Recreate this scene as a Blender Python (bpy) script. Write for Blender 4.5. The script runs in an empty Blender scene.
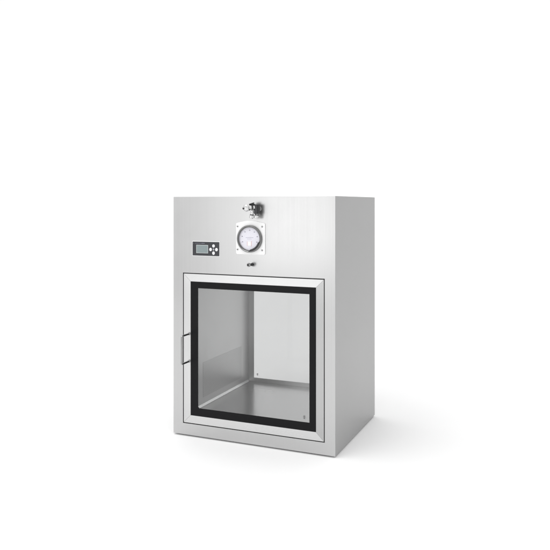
import bpy, bmesh, math, random
from mathutils import Vector, Matrix
random.seed(4)
sc = bpy.context.scene
COL = sc.collection
W, D, H = 0.7194, 0.578, 1.0
PI = math.pi

# ------------------------------------------------------------ materials
def new_mat(name):
    m = bpy.data.materials.new(name); m.use_nodes = True
    nt = m.node_tree
    return m, nt, nt.nodes['Principled BSDF'], nt.nodes, nt.links

def steel(name, base=0.62, rough=0.3, axis='z', streak=0.025, bump=0.0, blotch=0.03, aniso=0.0, scale=260, metallic=1.0, grain=.010):
    """brushed stainless: grain stretched along one object axis, slow blotches over it"""
    m, nt, b, N, L = new_mat(name)
    tc = N.new('ShaderNodeTexCoord')
    mp = N.new('ShaderNodeMapping')
    sx = {'x': (.5, scale, scale), 'y': (scale, .5, scale), 'z': (scale, scale, .5)}[axis]
    mp.inputs['Scale'].default_value = sx
    L.new(tc.outputs['Object'], mp.inputs['Vector'])
    n1 = N.new('ShaderNodeTexNoise'); n1.inputs['Scale'].default_value = 1; n1.inputs['Detail'].default_value = 3
    L.new(mp.outputs[0], n1.inputs['Vector'])
    n2 = N.new('ShaderNodeTexNoise'); n2.inputs['Scale'].default_value = 2.2; n2.inputs['Detail'].default_value = 4
    L.new(tc.outputs['Object'], n2.inputs['Vector'])
    def rng(src, lo, hi, a=0.3, c=0.7):
        r = N.new('ShaderNodeMapRange'); r.interpolation_type = 'SMOOTHSTEP'; r.inputs[1].default_value = a; r.inputs[2].default_value = c
        r.inputs[3].default_value = lo; r.inputs[4].default_value = hi
        L.new(src, r.inputs[0]); return r.outputs[0]
    add = N.new('ShaderNodeMath'); add.operation = 'ADD'
    L.new(rng(n1.outputs['Fac'], rough - streak, rough + streak), add.inputs[0])
    L.new(rng(n2.outputs['Fac'], -0.04, 0.04), add.inputs[1])
    L.new(add.outputs[0], b.inputs['Roughness'])
    mul = N.new('ShaderNodeMath'); mul.operation = 'ADD'
    L.new(rng(n1.outputs['Fac'], base - grain, base + grain), mul.inputs[0])
    L.new(rng(n2.outputs['Fac'], -blotch, blotch), mul.inputs[1])
    cc = N.new('ShaderNodeCombineColor')
    for i in range(3): L.new(mul.outputs[0], cc.inputs[i])
    L.new(cc.outputs[0], b.inputs['Base Color'])
    b.inputs['Metallic'].default_value = metallic
    bp = N.new('ShaderNodeBump'); bp.inputs['Strength'].default_value = bump; bp.inputs['Distance'].default_value = 0.001
    L.new(n1.outputs['Fac'], bp.inputs['Height']); L.new(bp.outputs[0], b.inputs['Normal'])
    return m

def plain(name, col, rough=0.5, metal=0.0, var=0.02, spec=0.5):
    m, nt, b, N, L = new_mat(name)
    tc = N.new('ShaderNodeTexCoord'); n = N.new('ShaderNodeTexNoise'); n.inputs['Scale'].default_value = 60
    L.new(tc.outputs['Object'], n.inputs['Vector'])
    mx = N.new('ShaderNodeMix'); mx.data_type = 'RGBA'
    mx.inputs[6].default_value = (*[max(0, c * (1 - var * 2)) for c in col], 1)
    mx.inputs[7].default_value = (*[min(1, c * (1 + var * 2)) for c in col], 1)
    L.new(n.outputs['Fac'], mx.inputs[0]); L.new(mx.outputs[2], b.inputs['Base Color'])
    b.inputs['Roughness'].default_value = rough; b.inputs['Metallic'].default_value = metal
    b.inputs['Specular IOR Level'].default_value = spec
    return m

def glass_mat(name, tint, refl=1.0, rough=0.0, haze=0.0):
    """thin clear sheet: lets light straight through, adds a fresnel reflection"""
    m = bpy.data.materials.new(name); m.use_nodes = True
    nt = m.node_tree; N = nt.nodes; L = nt.links; N.clear()
    out = N.new('ShaderNodeOutputMaterial'); mix = N.new('ShaderNodeMixShader')
    tr = N.new('ShaderNodeBsdfTransparent'); tr.inputs[0].default_value = (*tint, 1)
    gl = N.new('ShaderNodeBsdfGlossy'); gl.inputs['Roughness'].default_value = rough
    fr = N.new('ShaderNodeFresnel'); fr.inputs[0].default_value = 1.45
    mu = N.new('ShaderNodeMath'); mu.operation = 'MULTIPLY'; mu.inputs[1].default_value = refl
    L.new(fr.outputs[0], mu.inputs[0]); L.new(mu.outputs[0], mix.inputs[0])
    L.new(tr.outputs[0], mix.inputs[1]); L.new(gl.outputs[0], mix.inputs[2])
    last = mix
    if haze:
        df = N.new('ShaderNodeBsdfDiffuse'); df.inputs[0].default_value = (.8, .8, .8, 1)
        m2 = N.new('ShaderNodeMixShader'); m2.inputs[0].default_value = haze
        L.new(mix.outputs[0], m2.inputs[1]); L.new(df.outputs[0], m2.inputs[2]); last = m2
    L.new(last.outputs[0], out.inputs[0])
    return m

M = {}
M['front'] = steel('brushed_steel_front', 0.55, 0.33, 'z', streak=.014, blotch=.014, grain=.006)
M['side_shaded'] = steel('brushed_steel_side_shaded', 0.40, 0.40, 'z', blotch=.012, metallic=.9)  # same steel as the front, the side's shade put into a darker base
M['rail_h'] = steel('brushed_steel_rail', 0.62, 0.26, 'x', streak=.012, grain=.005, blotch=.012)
M['rail_top_lit'] = steel('brushed_steel_top_rail_lit', 0.74, 0.26, 'x', streak=.012, grain=.005, blotch=.012)  # lit copy of the rail steel, brightness painted into the base colour
M['rail_right_shaded'] = steel('brushed_steel_stile_shaded', 0.48, 0.30, 'z', streak=.012, grain=.005, blotch=.012)  # shaded copy of the stile steel, same grain, darkness painted into the base
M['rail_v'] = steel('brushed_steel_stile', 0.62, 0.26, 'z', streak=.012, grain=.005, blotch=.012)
M['lining'] = steel('chamber_steel', 0.72, 0.38, 'z', blotch=.015)
M['floor_st'] = steel('chamber_floor_steel', 0.56, 0.23, 'x', streak=.008, blotch=.015, grain=.004)
M['frame_in'] = steel('inner_frame_steel', 0.62, 0.34, 'x', streak=0, blotch=.01, grain=0)
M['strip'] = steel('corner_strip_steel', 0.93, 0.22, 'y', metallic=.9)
M['chrome'] = steel('chrome', 0.72, 0.06, 'z', streak=.01, bump=0, blotch=0)
M['handle'] = steel('handle_steel', 0.38, 0.18, 'z', streak=.03)
M['dark_metal'] = plain('dark_metal', (.035, .035, .037), .25, .6)
M['gasket'] = plain('black_gasket', (.012, .012, .012), .7)
M['print'] = plain('black_glass_print', (.009, .009, .010), .3, spec=.12)
M['glass'] = glass_mat('door_glass', (.77, .773, .773), 1.0, haze=.04)
M['dialglass'] = glass_mat('dial_glass', (.98, .98, .98), .6)
M['white'] = plain('white_plate', (.93, .93, .93), .45)
M['dial'] = plain('dial_face', (.80, .79, .86), .5)
M['bezel'] = steel('grey_bezel', 0.25, 0.32, 'z', streak=.03)
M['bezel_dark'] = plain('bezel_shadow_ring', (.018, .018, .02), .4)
M['ink'] = plain('dial_ink', (.10, .09, .16), .6)
M['pale_ink'] = plain('pale_dial_ink', (.42, .40, .50), .6)
M['red'] = plain('pale_red_ink', (.78, .52, .54), .6)
M['panel'] = plain('dark_panel_plastic', (.028, .029, .034), .4)
M['lcd'] = plain('lcd_screen', (.235, .285, .29), .3)
M['lcd_edge'] = plain('lcd_edge', (.55, .58, .58), .4)
M['button'] = plain('white_button', (.88, .88, .90), .4)
M['button_grey'] = plain('grey_button', (.38, .38, .42), .4)
M['panel_text'] = plain('panel_text', (.20, .20, .25), .5)
M['screw'] = steel('screw_steel', 0.35, 0.3, 'z')
M['greymark'] = plain('grey_printed_mark', (.16, .16, .16), .6)
M['palemark'] = plain('pale_printed_mark', (.8, .8, .8), .6)
M['foot'] = plain('black_rubber', (.02, .02, .02), .7)

# perforated grille: staggered round holes
def grille_mat():
    m, nt, b, N, L = new_mat('perforated_steel')
    tc = N.new('ShaderNodeTexCoord'); sp = N.new('ShaderNodeSeparateXYZ')
    L.new(tc.outputs['Object'], sp.inputs[0])
    def ma(op, a, c=None):
        n = N.new('ShaderNodeMath'); n.operation = op
        for i, v in enumerate((a, c)):
            if v is None: continue
            if isinstance(v, (int, float)): n.inputs[i].default_value = v
            else: L.new(v, n.inputs[i])
        return n.outputs[0]
    P = 0.0085
    u = ma('MULTIPLY', sp.outputs[1], 2 * PI / P); v = ma('MULTIPLY', sp.outputs[2], 2 * PI / P)
    s = ma('MULTIPLY', ma('SINE', u), ma('SINE', v))
    h = N.new('ShaderNodeMapRange'); h.inputs[1].default_value = .28; h.inputs[2].default_value = .55
    L.new(s, h.inputs[0])
    mx = N.new('ShaderNodeMix'); mx.data_type = 'RGBA'
    mx.inputs[6].default_value = (.69, .69, .69, 1); mx.inputs[7].default_value = (.34, .34, .35, 1)
    L.new(h.outputs[0], mx.inputs[0]); L.new(mx.outputs[2], b.inputs['Base Color'])
    b.inputs['Metallic'].default_value = .95; b.inputs['Roughness'].default_value = .38
    return m
M['grille'] = grille_mat()

m, nt, b, N, L = new_mat('white_studio_sweep')
tc = N.new('ShaderNodeTexCoord'); n = N.new('ShaderNodeTexNoise'); n.inputs['Scale'].default_value = 3
L.new(tc.outputs['Object'], n.inputs['Vector'])
mr = N.new('ShaderNodeMapRange'); mr.inputs[3].default_value = .92; mr.inputs[4].default_value = .94
L.new(n.outputs['Fac'], mr.inputs[0])
cc = N.new('ShaderNodeCombineColor')
for i in range(3): L.new(mr.outputs[0], cc.inputs[i])
L.new(cc.outputs[0], b.inputs['Base Color'])
b.inputs['Roughness'].default_value = .8; b.inputs['Specular IOR Level'].default_value = .2
M['sweep'] = m

# ------------------------------------------------------------ helpers
def link(name, bm, mat, parent=None, smooth=False, bevel=0, seg=2, angle=35):
    me = bpy.data.meshes.new(name)
    bmesh.ops.recalc_face_normals(bm, faces=bm.faces)
    bm.to_mesh(me); bm.free()
    o = bpy.data.objects.new(name, me); COL.objects.link(o)
    me.materials.append(mat)
    if smooth:
        for p in me.polygons: p.use_smooth = True
        md = o.modifiers.new('split', 'EDGE_SPLIT'); md.split_angle = math.radians(40)
    if bevel:
        md = o.modifiers.new('bevel', 'BEVEL'); md.width = bevel; md.segments = seg
        md.limit_method = 'ANGLE'; md.angle_limit = math.radians(angle); md.harden_normals = False
    if parent: o.parent = parent
    return o

def box(bm, x0, x1, y0, y1, z0, z1):
    v = [bm.verts.new((x, y, z)) for x in (x0, x1) for y in (y0, y1) for z in (z0, z1)]
    for f in ((0, 1, 3, 2), (4, 6, 7, 5), (0, 4, 5, 1), (2, 3, 7, 6), (0, 2, 6, 4), (1, 5, 7, 3)):
        bm.faces.new([v[i] for i in f])

def rect(x0, x1, z0, z1, y): return [(x0, y, z0), (x1, y, z0), (x1, y, z1), (x0, y, z1)]

def loops(bm, ls, close=True):
    """joins successive closed loops of points with quads; the last joins the first when close"""
    rows = [[bm.verts.new(p) for p in l] for l in ls]
    n = len(rows[0]); m = len(rows)
    for i in range(m if close else m - 1):
        a, c = rows[i], rows[(i + 1) % m]
        for k in range(n): bm.faces.new((a[k], a[(k + 1) % n], c[(k + 1) % n], c[k]))
    return rows

def lathe(bm, prof, centre, axis, seg=48):
    """prof: (radius, distance along axis)"""
    a = Vector(axis).normalized(); q = Vector((0, 0, 1)).rotation_difference(a)
    rows = []
    for r, d in prof:
        if r < 1e-6: rows.append([bm.verts.new(Vector(centre) + a * d)]); continue
        rows.append([bm.verts.new(Vector(centre) + q @ Vector((r * math.cos(t), r * math.sin(t), d)))
                     for t in (2 * PI * k / seg for k in range(seg))])
    for A, B in zip(rows, rows[1:]):
        for k in range(seg):
            k2 = (k + 1) % seg
            if len(A) == 1 and len(B) == 1: break
            if len(A) == 1: bm.faces.new((A[0], B[k], B[k2]))
            elif len(B) == 1: bm.faces.new((A[k], B[0], A[k2]))
            else: bm.faces.new((A[k], A[k2], B[k2], B[k]))

def tube(bm, pts, r, seg=16):
    pts = [Vector(p) for p in pts]; rows = []; up = None
    for i, p in enumerate(pts):
        t = (pts[min(i + 1, len(pts) - 1)] - pts[max(i - 1, 0)]).normalized()
        if up is None:
            up = Vector((1, 0, 0)) if abs(t.x) < .9 else Vector((0, 0, 1))
        u = (up - t * up.dot(t)).normalized(); w = t.cross(u); up = u
        rows.append([bm.verts.new(p + (u * math.cos(a) + w * math.sin(a)) * r) for a in (2 * PI * k / seg for k in range(seg))])
    for A, B in zip(rows, rows[1:]):
        for k in range(seg): bm.faces.new((A[k], A[(k + 1) % seg], B[(k + 1) % seg], B[k]))
    bm.faces.new(rows[0]); bm.faces.new(rows[-1])

def prism(bm, poly, y0, y1):
    """polygon in x,z extruded along y"""
    a = [bm.verts.new((x, y0, z)) for x, z in poly]; c = [bm.verts.new((x, y1, z)) for x, z in poly]
    bm.faces.new(a); bm.faces.new(c)
    for k in range(len(poly)): bm.faces.new((a[k], a[(k + 1) % len(a)], c[(k + 1) % len(a)], c[k]))

def disc_poly(cx, cz, rx, rz=None, n=28):
    rz = rz or rx
    return [(cx + rx * math.cos(2 * PI * k / n), cz + rz * math.sin(2 * PI * k / n)) for k in range(n)]

# ------------------------------------------------------------ setting: white studio sweep
bm = bmesh.new()
prof = [(-9, 0), (4.2, 0)]
R = 2.6
for k in range(1, 17):
    a = k / 16 * PI / 2
    prof.append((4.2 + R * math.sin(a), R - R * math.cos(a)))
prof.append((6.8, 9))
xs = (-12, 12)
rows = [[bm.verts.new((x, y, z)) for x in xs] for y, z in prof]
for A, B in zip(rows, rows[1:]): bm.faces.new((A[0], A[1], B[1], B[0]))
ground = link('ground', bm, M['sweep'], smooth=True)
ground.modifiers.clear()
ground['kind'] = 'structure'

# ------------------------------------------------------------ the cabinet
cab = bpy.data.objects.new('pass_box', None); COL.objects.link(cab)
cab.empty_display_size = .2
cab['label'] = 'tall stainless steel pass box cabinet with a glass door, round pressure gauge and small display'
cab['category'] = 'cabinet'

SX0, SX1, SZ0, SZ1 = .0465, .6765, .0475, .680        # door slot
CX0, CX1, CZ0, CZ1 = .10, .6195, .106, .662           # chamber
bm = bmesh.new()
loops(bm, [rect(0, W, 0, H, 0), rect(SX0, SX1, SZ0, SZ1, 0), rect(SX0, SX1, SZ0, SZ1, .030),
           rect(CX0 - .012, CX1 + .012, CZ0 - .012, CZ1 + .012, .030), rect(CX0 - .012, CX1 + .012, CZ0 - .012, CZ1 + .012, D - .048),
           rect(SX0, SX1, SZ0, SZ1, D - .048), rect(SX0, SX1, SZ0, SZ1, D), rect(0, W, 0, H, D)])
shell = link('outer_shell', bm, M['front'], cab, bevel=.0014, seg=3)
shell.data.materials.append(M['side_shaded'])
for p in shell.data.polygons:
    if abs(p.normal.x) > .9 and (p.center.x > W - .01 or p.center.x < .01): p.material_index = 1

# chamber lining: a square tube open to both doors
bm = bmesh.new()
a, c = .0275, .5285
loops(bm, [rect(CX0, CX1, CZ0 - .004, CZ1, a), rect(CX0, CX1, CZ0 - .004, CZ1, c),
           rect(CX0 - .010, CX1 + .010, CZ0 - .010, CZ1 + .010, c), rect(CX0 - .010, CX1 + .010, CZ0 - .010, CZ1 + .010, a)])
link('chamber_lining', bm, M['lining'], cab)
bm = bmesh.new(); box(bm, CX0 + .0005, CX1 - .0005, .0282, .5278, CZ0 - .0035, CZ0)
link('chamber_floor', bm, M['floor_st'], cab)
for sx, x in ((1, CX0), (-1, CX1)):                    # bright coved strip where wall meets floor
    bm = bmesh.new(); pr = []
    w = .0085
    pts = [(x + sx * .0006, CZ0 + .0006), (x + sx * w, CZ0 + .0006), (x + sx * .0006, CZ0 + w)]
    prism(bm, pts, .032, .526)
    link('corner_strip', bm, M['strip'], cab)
bm = bmesh.new(); box(bm, CX0 + .0002, CX0 + .0007, .076, .453, .140, .290)
g = link('vent_grille', bm, M['grille'], cab)

# ---- doors
def door(front=True):
    root = bpy.data.objects.new('front_door' if front else 'rear_door', None); COL.objects.link(root); root.parent = cab
    M['mark'] = M['greymark'] if front else M['palemark']
    g = .0034 if front else .0034
    x0, x1, z0, z1 = SX0 + g, SX1 - g, SZ0 + g, SZ1 - g
    ix0, ix1, iz0, iz1 = .0817, .6400, .0830, .6445       # printed border outer
    gx0, gx1, gz0, gz1 = .1173, .6123, .1160, .6172       # clear glass
    if front: y_f, y_g, y_b, dirn = .0004, .0045, .026, 1
    else:     y_f, y_g, y_b, dirn = D - .0004, .5330, D - .044, -1
    # four mitred rails, each sloping a little to the pane
    O = [(x0, z0), (x1, z0), (x1, z1), (x0, z1)]; I = [(ix0, iz0), (ix1, iz0), (ix1, iz1), (ix0, iz1)]
    lab = ['bottom', 'hinge', 'top', 'handle']
    for k in range(4):
        k2 = (k + 1) % 4
        bm = bmesh.new()
        def P(q, y): return (q[0], y, q[1])
        e = .0002
        A = [P(O[k], y_f), P(O[k2], y_f), P(I[k2], y_f + dirn * .0022), P(I[k], y_f + dirn * .0022)]
        B = [P(O[k], y_b), P(O[k2], y_b), P(I[k2], y_b), P(I[k], y_b)]
        loops(bm, [A, B], close=False)
        vs = list(bm.verts); bm.faces.new(vs[:4]); bm.faces.new(vs[4:])
        link('frame_rail', bm, (M['rail_h'], M['rail_right_shaded'], M['rail_top_lit'], M['rail_v'])[k], root, bevel=.0007, seg=2)
    # pane
    bm = bmesh.new()
    yg = y_g
    if not front:
        gx0, gz0, gx1 = .131, .126, .590; gz1 = .612
    v = [bm.verts.new(p) for p in rect(ix0 + .0002, ix1 - .0002, iz0 + .0002, iz1 - .0002, yg)]; bm.faces.new(v)
    link('glass_pane', bm, M['glass'], root)
    # border
    bm = bmesh.new()
    if front:
        y1, y2 = yg - .0007, yg - .0002
        loops(bm, [rect(ix0 + .0002, ix1 - .0002, iz0 + .0002, iz1 - .0002, y1), rect(gx0, gx1, gz0, gz1, y1),
                   rect(gx0, gx1, gz0, gz1, y2), rect(ix0 + .0002, ix1 - .0002, iz0 + .0002, iz1 - .0002, y2)])
        link('printed_border', bm, M['print'], root)
        bm = bmesh.new()        # inner seal seen behind the print
        loops(bm, [rect(ix0, ix1, iz0, iz1, yg + .003), rect(gx0 - .014, gx1 + .006, gz0 - .014, gz1 + .006, yg + .003),
                   rect(gx0 - .014, gx1 + .006, gz0 - .014, gz1 + .006, .0272), rect(ix0, ix1, iz0, iz1, .0272)])
        link('door_seal', bm, M['gasket'], root)
    else:
        loops(bm, [rect(ix0 + .0002, ix1 - .0002, iz0 + .0002, iz1 - .0002, .5328), rect(gx0 - .003, gx1 + .003, gz0 - .003, gz1 + .003, .5328),
                   rect(gx0, gx1, gz0, gz1, .5290), rect(ix0 + .0002, ix1 - .0002, iz0 + .0002, iz1 - .0002, .5290)])
        link('inner_frame', bm, M['frame_in'], root)
    # small printed mark in the corner of the pane
    bm = bmesh.new()
    cx, cz = (.5912, .1350) if front else (.1480, .1420)
    ms = 1 if front else .8
    yy = yg - .0006 if front else yg - .0006
    for dz, w in ((.0050*ms, .0040*ms), (.0005, .0060*ms), (-.0055*ms, .0040*ms)):
        box(bm, cx - w, cx + w, yy - .0003, yy, cz + dz - .0011, cz + dz + .0011)
    box(bm, cx - .0016, cx + .0016, yy - .0003 - .0002, yy - .0002, cz - .0065*ms, cz + .0065*ms)
    link('printed_mark', bm, M['mark'], root)
    return root
fd = door(True); rd = door(False)

# black gasket line at the bottom of the door gap
bm = bmesh.new()
loops(bm, [rect(SX0 + .0002, SX1 - .0002, SZ0 + .0002, SZ1 - .0002, .0045), rect(SX0 + .0030, SX1 - .0030, SZ0 + .0030, SZ1 - .0030, .0045),
           rect(SX0 + .0030, SX1 - .0030, SZ0 + .0030, SZ1 - .0030, .012), rect(SX0 + .0002, SX1 - .0002, SZ0 + .0002, SZ1 - .0002, .012)])
link('gap_gasket', bm, M['gasket'], cab)

# handle on the left stile: a bow of thin rod
bm = bmesh.new()
hx, zt, zb, pr, rr = .0785, .4240, .3090, .0600, .0052
pts = [(hx - .003, 0.0014, zt)]
def arc(c, a0, a1, n=6):
    return [(hx - .003, c[0] + rr * 1.6 * math.cos(math.radians(a0 + (a1 - a0) * k / n)), c[1] + rr * 1.6 * math.sin(math.radians(a0 + (a1 - a0) * k / n))) for k in range(n + 1)]
pts += arc((-pr + rr * 1.6, zt - rr * 1.6), 90, 180)
pts += arc((-pr + rr * 1.6, zb + rr * 1.6), 180, 270)
pts += [(hx - .003, .0014, zb)]
tube(bm, pts, .0042, 20)
hd = link('handle', bm, M['handle'], fd, smooth=True)
for z in (zt, zb):
    bm = bmesh.new(); lathe(bm, [(0, .0), (.0062, .0), (.0062, .0022), (.005, .003), (0, .003)], (hx - .003, .0008, z), (0, -1, 0), 24)
    link('mount_collar', bm, M['handle'], hd, smooth=True)

# ---- control panel
cp = bpy.data.objects.new('control_panel', None); COL.objects.link(cp); cp.parent = cab
bm = bmesh.new(); box(bm, .0925, .2220, -.0016, .0002, .7520, .8146); link('white_bezel', bm, M['white'], cp, bevel=.0007)
bm = bmesh.new(); box(bm, .0948, .2197, -.0040, -.0014, .7544, .8122); link('panel_plate', bm, M['panel'], cp, bevel=.0008)
bm = bmesh.new(); box(bm, .1130, .1685, -.0047, -.0038, .7648, .7990); link('screen_surround', bm, M['lcd_edge'], cp, bevel=.0003)
bm = bmesh.new(); box(bm, .1150, .1665, -.0051, -.0045, .7666, .7972); link('screen', bm, M['lcd'], cp)
for nm, (x, z), rx, rz, mt in (('button', (.1806, .7812), .0060, .0068, 'button'), ('button', (.2081, .7812), .0060, .0068, 'button'),
                        ('button', (.1944, .7960), .0060, .0064, 'button'), ('button', (.1944, .7664), .0060, .0070, 'button'),
                        ('button', (.1944, .7812), .0038, .0048, 'button_grey')):
    bm = bmesh.new(); prism(bm, disc_poly(x, z, rx, rz), -.0058, -.0038); link(nm, bm, M[mt], cp, bevel=.0006)
bm = bmesh.new()
x = .108
for w in (.004, .005, .003, .006, .004, .005):
    box(bm, x, x + w, -.00425, -.0039, .8046, .8064); x += w + .0016
x = .1375
for w in (.004, .005, .004): box(bm, x, x + w, -.0043, -.0039, .8046, .8072); x += w + .001
box(bm, .0990, .1015, -.00425, -.0039, .8046, .8068)
link('panel_lettering', bm, M['panel_text'], cp)

# ---- pressure gauge
pg = bpy.data.objects.new('pressure_gauge', None); COL.objects.link(pg); pg.parent = cab
GX, GZ = .3602, .8290
def plate_poly(x0, x1, z0, z1, bulge, r):
    p = []
    def corner(cx, cz, a0):
        for k in range(7):
            a = math.radians(a0 + 90 * k / 6); p.append((cx + r * math.cos(a), cz + r * math.sin(a)))
    corner(x0 + r, z0 + r, 180); corner(x1 - r, z0 + r, 270); corner(x1 - r, z1 - r, 0)
    for k in range(1, 12):
        t = k / 12; p.append((x1 - r + (x0 - x1 + 2 * r) * t, z1 + bulge * math.sin(PI * t)))
    corner(x0 + r, z1 - r, 90)
    return p
bm = bmesh.new(); prism(bm, plate_poly(.2975, .4262, .7660, .8925, .009, .006), -.0042, .0002)
link('mounting_plate', bm, M['white'], pg, bevel=.0009)
for x, z in ((.3045, .8785), (.4140, .8785), (.4140, .7837), (.3045, .7846)):
    bm = bmesh.new(); lathe(bm, [(0, 0), (.0036, 0), (.0036, .0012), (.0022, .0024), (0, .0024)], (x, -.0040, z), (0, -1, 0), 20)
    s = link('screw', bm, M['screw'], pg, smooth=True)
    bm = bmesh.new(); box(bm, x - .0022, x + .0022, -.0068, -.0060, z - .0005, z + .0005); link('screw_slot', bm, M['gasket'], s)
bm = bmesh.new()
lathe(bm, [(.0470, .0035), (.0552, .0035), (.0552, .0120), (.0535, .0155), (.0510, .0165), (.0488, .0150), (.0472, .0085), (.0470, .0060)], (GX, 0, GZ), (0, -1, 0), 96)
link('bezel', bm, M['bezel'], pg, smooth=True)
bm = bmesh.new()
lathe(bm, [(.0475, .0100), (.0475, .0135), (.0462, .0130), (.0458, .0085), (.0475, .0085)], (GX, 0, GZ), (0, -1, 0), 96)
link('inner_ring', bm, M['bezel'], pg, smooth=True)
bm = bmesh.new()
lathe(bm, [(.0468, .0045), (.0468, .0072), (0, .0072)], (GX, 0, GZ), (0, -1, 0), 72)
dial = link('dial_face', bm, M['dial'], pg)
# shadow inside the lower right of the bezel, built as a dark crescent
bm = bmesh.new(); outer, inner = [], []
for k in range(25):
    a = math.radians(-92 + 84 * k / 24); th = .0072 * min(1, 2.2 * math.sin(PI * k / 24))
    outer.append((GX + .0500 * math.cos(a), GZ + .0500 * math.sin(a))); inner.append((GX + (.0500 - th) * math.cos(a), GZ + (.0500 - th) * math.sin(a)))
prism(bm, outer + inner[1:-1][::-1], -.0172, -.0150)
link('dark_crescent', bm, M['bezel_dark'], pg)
# scale marks
bm = bmesh.new()
def mark(cx, cz, w, h, rot, y=-.0076):
    c, s = math.cos(rot), math.sin(rot)
    q = [(-w, -h), (w, -h), (w, h), (-w, h)]
    prism(bm, [(cx + a_ * c - b_ * s, cz + a_ * s + b_ * c) for a_, b_ in q], y, -.0070)
for k in range(31):
    a = math.radians(202 - 224 * k / 30); r = .0412; big = k % 5 == 0
    mark(GX + r * math.cos(a), GZ + r * math.sin(a), .0004, .0021 if big else .0012, a - PI / 2)
link('scale_ticks', bm, M['pale_ink'], dial)
bm = bmesh.new()
for k, s in enumerate((.0022, .0019, .0019, .0019, .0019, .0021, .0026)):
    a = math.radians(202 - 224 * k / 6); r = .0345
    cx, cz = GX + r * math.cos(a), GZ + r * math.sin(a)
    mark(cx - .0014, cz, .0008, s * .8, 0); mark(cx + .0014, cz, .0008, s * .8, 0)
link('scale_figures', bm, M['ink'], dial)
bm = bmesh.new()
x = GX - .0175
for w in (.0022, .003, .0018, .0035, .0025, .003, .002, .0032, .0024): mark(x + w / 2, GZ + .0045, w / 2, .0009, 0); x += w + .0012
x = GX - .011
for w in (.003, .002, .0035, .0025, .003): mark(x + w / 2, GZ - .0010, w / 2, .0006, 0); x += w + .0012
link('dial_lettering', bm, M['pale_ink'], dial)
bm = bmesh.new(); box(bm, GX - .0095, GX + .0065, -.0080, -.0068, GZ - .0290, GZ - .0110)
link('pointer_cover', bm, M['white'], pg, bevel=.0006)
bm = bmesh.new(); box(bm, GX - .0115, GX - .0100, -.0079, -.0070, GZ - .0290, GZ - .0110); box(bm, GX + .0070, GX + .0088, -.0079, -.0070, GZ - .0300, GZ - .0090)
link('pointer', bm, M['red'], pg)
bm = bmesh.new(); v = [bm.verts.new((px_, -.0115, pz_)) for px_, pz_ in disc_poly(GX, GZ, .0459, n=64)]; bm.faces.new(v)
link('gauge_glass', bm, M['dialglass'], pg)

# ---- chrome sampling valve above the gauge
vl = bpy.data.objects.new('sampling_valve', None); COL.objects.link(vl); vl.parent = cab
VX, VZ = .3970, .9500
bm = bmesh.new(); lathe(bm, [(0, 0), (.0100, 0), (.0100, .003), (.0085, .0048), (.0085, .006), (.0085, .012), (0, .012)], (VX, .0004, VZ), (0, -1, 0), 32)
link('flange', bm, M['handle'], vl, smooth=True)
bm = bmesh.new()                                        # dark valve body, square block with rounded edges
box(bm, VX - .0050, VX + .0105, -.032, -.010, VZ - .0190, VZ + .0160)
link('valve_body', bm, M['dark_metal'], vl, bevel=.003, seg=3)
ax = Vector((-.62, -.78, -.02)).normalized()
c0 = Vector((VX - .004, -.022, VZ + .0050))
bm = bmesh.new(); lathe(bm, [(0, 0), (.0088, 0), (.0102, .002), (.0102, .011), (.0078, .0125), (.0078, .017), (.0112, .019), (.0112, .028), (.0085, .030), (.0070, .036), (0, .036)], c0, ax, 6)
link('hex_fitting', bm, M['chrome'], vl, bevel=.0008)
c1 = c0 + ax * .0280
bm = bmesh.new(); lathe(bm, [(0, 0), (.0085, 0), (.0120, .002), (.0135, .006), (.0128, .011), (.0085, .015), (.0030, .017), (.0030, .018), (0, .018)], c1, Vector((-.62, -.76, -.18)), 32)
link('nozzle', bm, M['chrome'], vl, smooth=True)
bm = bmesh.new(); lathe(bm, [(.0025, 0), (.0038, .0008), (.0038, .0025), (.0025, .0033)], c1 + Vector((-.62, -.76, -.18)).normalized() * .0175, Vector((-.62, -.76, -.18)), 24)
link('nozzle_ring', bm, M['dark_metal'], vl, smooth=True)
bm = bmesh.new(); lathe(bm, [(.0100, 0), (.0122, .0005), (.0122, .0035), (.0100, .004)], c0 + ax * .0135, ax, 32)
link('dark_reflection_ring', bm, M['dark_metal'], vl, smooth=True)  # dark ring added for the dark reflections the chrome lacks
bm = bmesh.new()                                        # ribbed collar on top
lathe(bm, [(0, 0), (.0100, 0), (.0100, .003), (.0080, .0036), (.0080, .005), (.0100, .0056), (.0100, .008), (0, .008)], (VX - .012, -.030, VZ + .0125), (-.25, -.2, 1), 28)
link('top_cap', bm, M['dark_metal'], vl, smooth=True)
for dx, dy in ((-.012, -.030), (.0035, -.022)):           # two outlets below
    bm = bmesh.new()
    lathe(bm, [(0, 0), (.0052, 0), (.0052, .009), (.0078, .010), (.0082, .014), (.0082, .019), (.0060, .0215), (.0040, .0215), (.0040, .015), (0, .015)],
          (VX + dx, dy, VZ - .0135), (-.12, 0, -1), 24)
    ot = link('outlet', bm, M['chrome'], vl, smooth=True)
    bm = bmesh.new(); lathe(bm, [(.0050, .0065), (.0072, .007), (.0072, .0098), (.0050, .0102)], (VX + dx, dy, VZ - .0135), (-.12, 0, -1), 24)
    link('outlet_dark_ring', bm, M['dark_metal'], ot, smooth=True)  # added dark band, stands in for a dark reflection on the outlet
    bm = bmesh.new(); lathe(bm, [(0, .0145), (.0041, .0145), (.0041, .0160), (0, .0160)], (VX + dx, dy, VZ - .0135), (-.12, 0, -1), 24)
    link('outlet_bore', bm, M['gasket'], ot)
bm = bmesh.new(); tube(bm, [(VX - .012, -.030, VZ + .004), (VX - .012, -.032, VZ - .006), (VX - .012, -.030, VZ - .015)], .0062, 18)
link('down_pipe', bm, M['chrome'], vl, smooth=True)

for o in vl.children:
    o.scale = (1.12,) * 3; o.location = (VX * -.12, 0, VZ * -.12)
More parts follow.
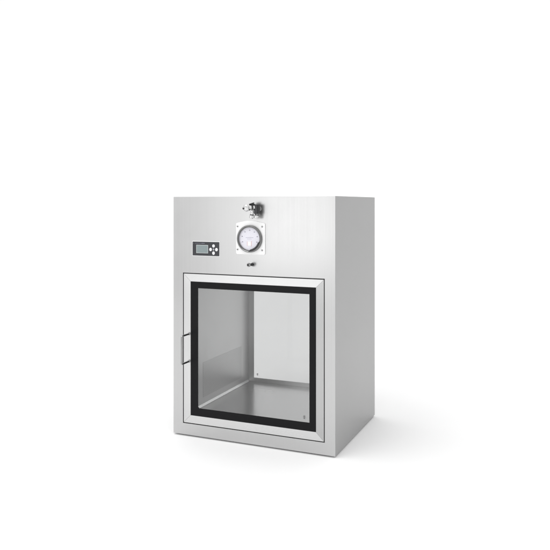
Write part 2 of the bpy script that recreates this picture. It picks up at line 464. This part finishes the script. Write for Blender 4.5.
# ---- small barrel lock below the gauge
lk = bpy.data.objects.new('barrel_lock', None); COL.objects.link(lk); lk.parent = cab
la = Vector((-.25, -1, .0)).normalized(); lc = Vector((.3725, 0, .7255))
bm = bmesh.new(); lathe(bm, [(0, -.001), (.0085, -.001), (.0085, .002), (.0070, .0035), (0, .0035)], lc, (0, -1, 0), 28)
link('rosette', bm, M['screw'], lk, smooth=True)
bm = bmesh.new(); lathe(bm, [(0, .001), (.0058, .001), (.0058, .012), (.0046, .013), (.0046, .020), (.0060, .021), (.0060, .026), (0, .026)], lc, la, 28)
link('barrel', bm, M['dark_metal'], lk, smooth=True)
bm = bmesh.new(); lathe(bm, [(.0036, .024), (.0072, .024), (.0078, .026), (.0078, .031), (.0068, .0330), (.0040, .0330), (.0034, .030), (.0036, .024)], lc, la, 32)
link('end_ring', bm, M['handle'], lk, smooth=True)

# ---- unseen feet, added to lift the shell for a dark contact line
for x in (.06, W - .06):
    for y in (.06, D - .06):
        bm = bmesh.new(); lathe(bm, [(0, 0), (.022, 0), (.022, .0062), (0, .0062)], (x, y, 0), (0, 0, 1), 24)
        link('foot', bm, M['foot'], cab)
for o in cab.children:
    if o.name.startswith('foot'): continue
    o.location.z += .006 if not o.name.startswith('zzz') else 0

# ------------------------------------------------------------ light: studio
w = bpy.data.worlds.new('World'); sc.world = w; w.use_nodes = True
N, L = w.node_tree.nodes, w.node_tree.links
bg = N['Background']
tc = N.new('ShaderNodeTexCoord'); sp = N.new('ShaderNodeSeparateXYZ'); L.new(tc.outputs['Generated'], sp.inputs[0])
rp = N.new('ShaderNodeMapRange'); rp.inputs[1].default_value = -.9; rp.inputs[2].default_value = .9
rp.inputs[3].default_value = .86; rp.inputs[4].default_value = 1.2      # darker behind the camera
L.new(sp.outputs[1], rp.inputs[0])
cc = N.new('ShaderNodeCombineColor')
for i in range(3): L.new(rp.outputs[0], cc.inputs[i])
L.new(cc.outputs[0], bg.inputs['Color']); bg.inputs['Strength'].default_value = 1.0

def area(name, loc, target, sx, sy, power):
    l = bpy.data.lights.new(name, 'AREA'); l.shape = 'RECTANGLE'; l.size = sx; l.size_y = sy; l.energy = power
    o = bpy.data.objects.new(name, l); COL.objects.link(o); o.location = loc
    o.rotation_euler = (Vector(target) - Vector(loc)).to_track_quat('-Z', 'Y').to_euler()
area('key_softbox', (-.60, -2.9, .98), (.3, 0, .8), 1.0, 1.15, 5.6)
area('overhead_softbox', (-.15, -.95, 3.6), (.4, .5, 0), 2.3, 2.3, 42)
area('backdrop_light', (-3.4, 2.8, 5.0), (-3.9, 6.2, 1.5), 7, 2, 95)

# ------------------------------------------------------------ camera (level, shifted down, as the product shot)
cd = bpy.data.cameras.new('camera'); cam = bpy.data.objects.new('camera', cd); COL.objects.link(cam)
cam.location = (1.56057679, -2.55500090, .970319304 + .0042)
cam.rotation_euler = (PI / 2, 0, .404099625)
cd.sensor_width = 36; cd.lens = 698.910419 / 550 * 36
cd.shift_y = -(275 - 204.133465) / 550
cd.clip_end = 200; cd.clip_start = .05
sc.camera = cam

sc.view_settings.view_transform = 'Standard'; sc.view_settings.look = 'None'
sc.view_settings.exposure = 0; sc.view_settings.gamma = 1
sc.cycles.max_bounces = 12; sc.cycles.transparent_max_bounces = 16; sc.cycles.glossy_bounces = 8
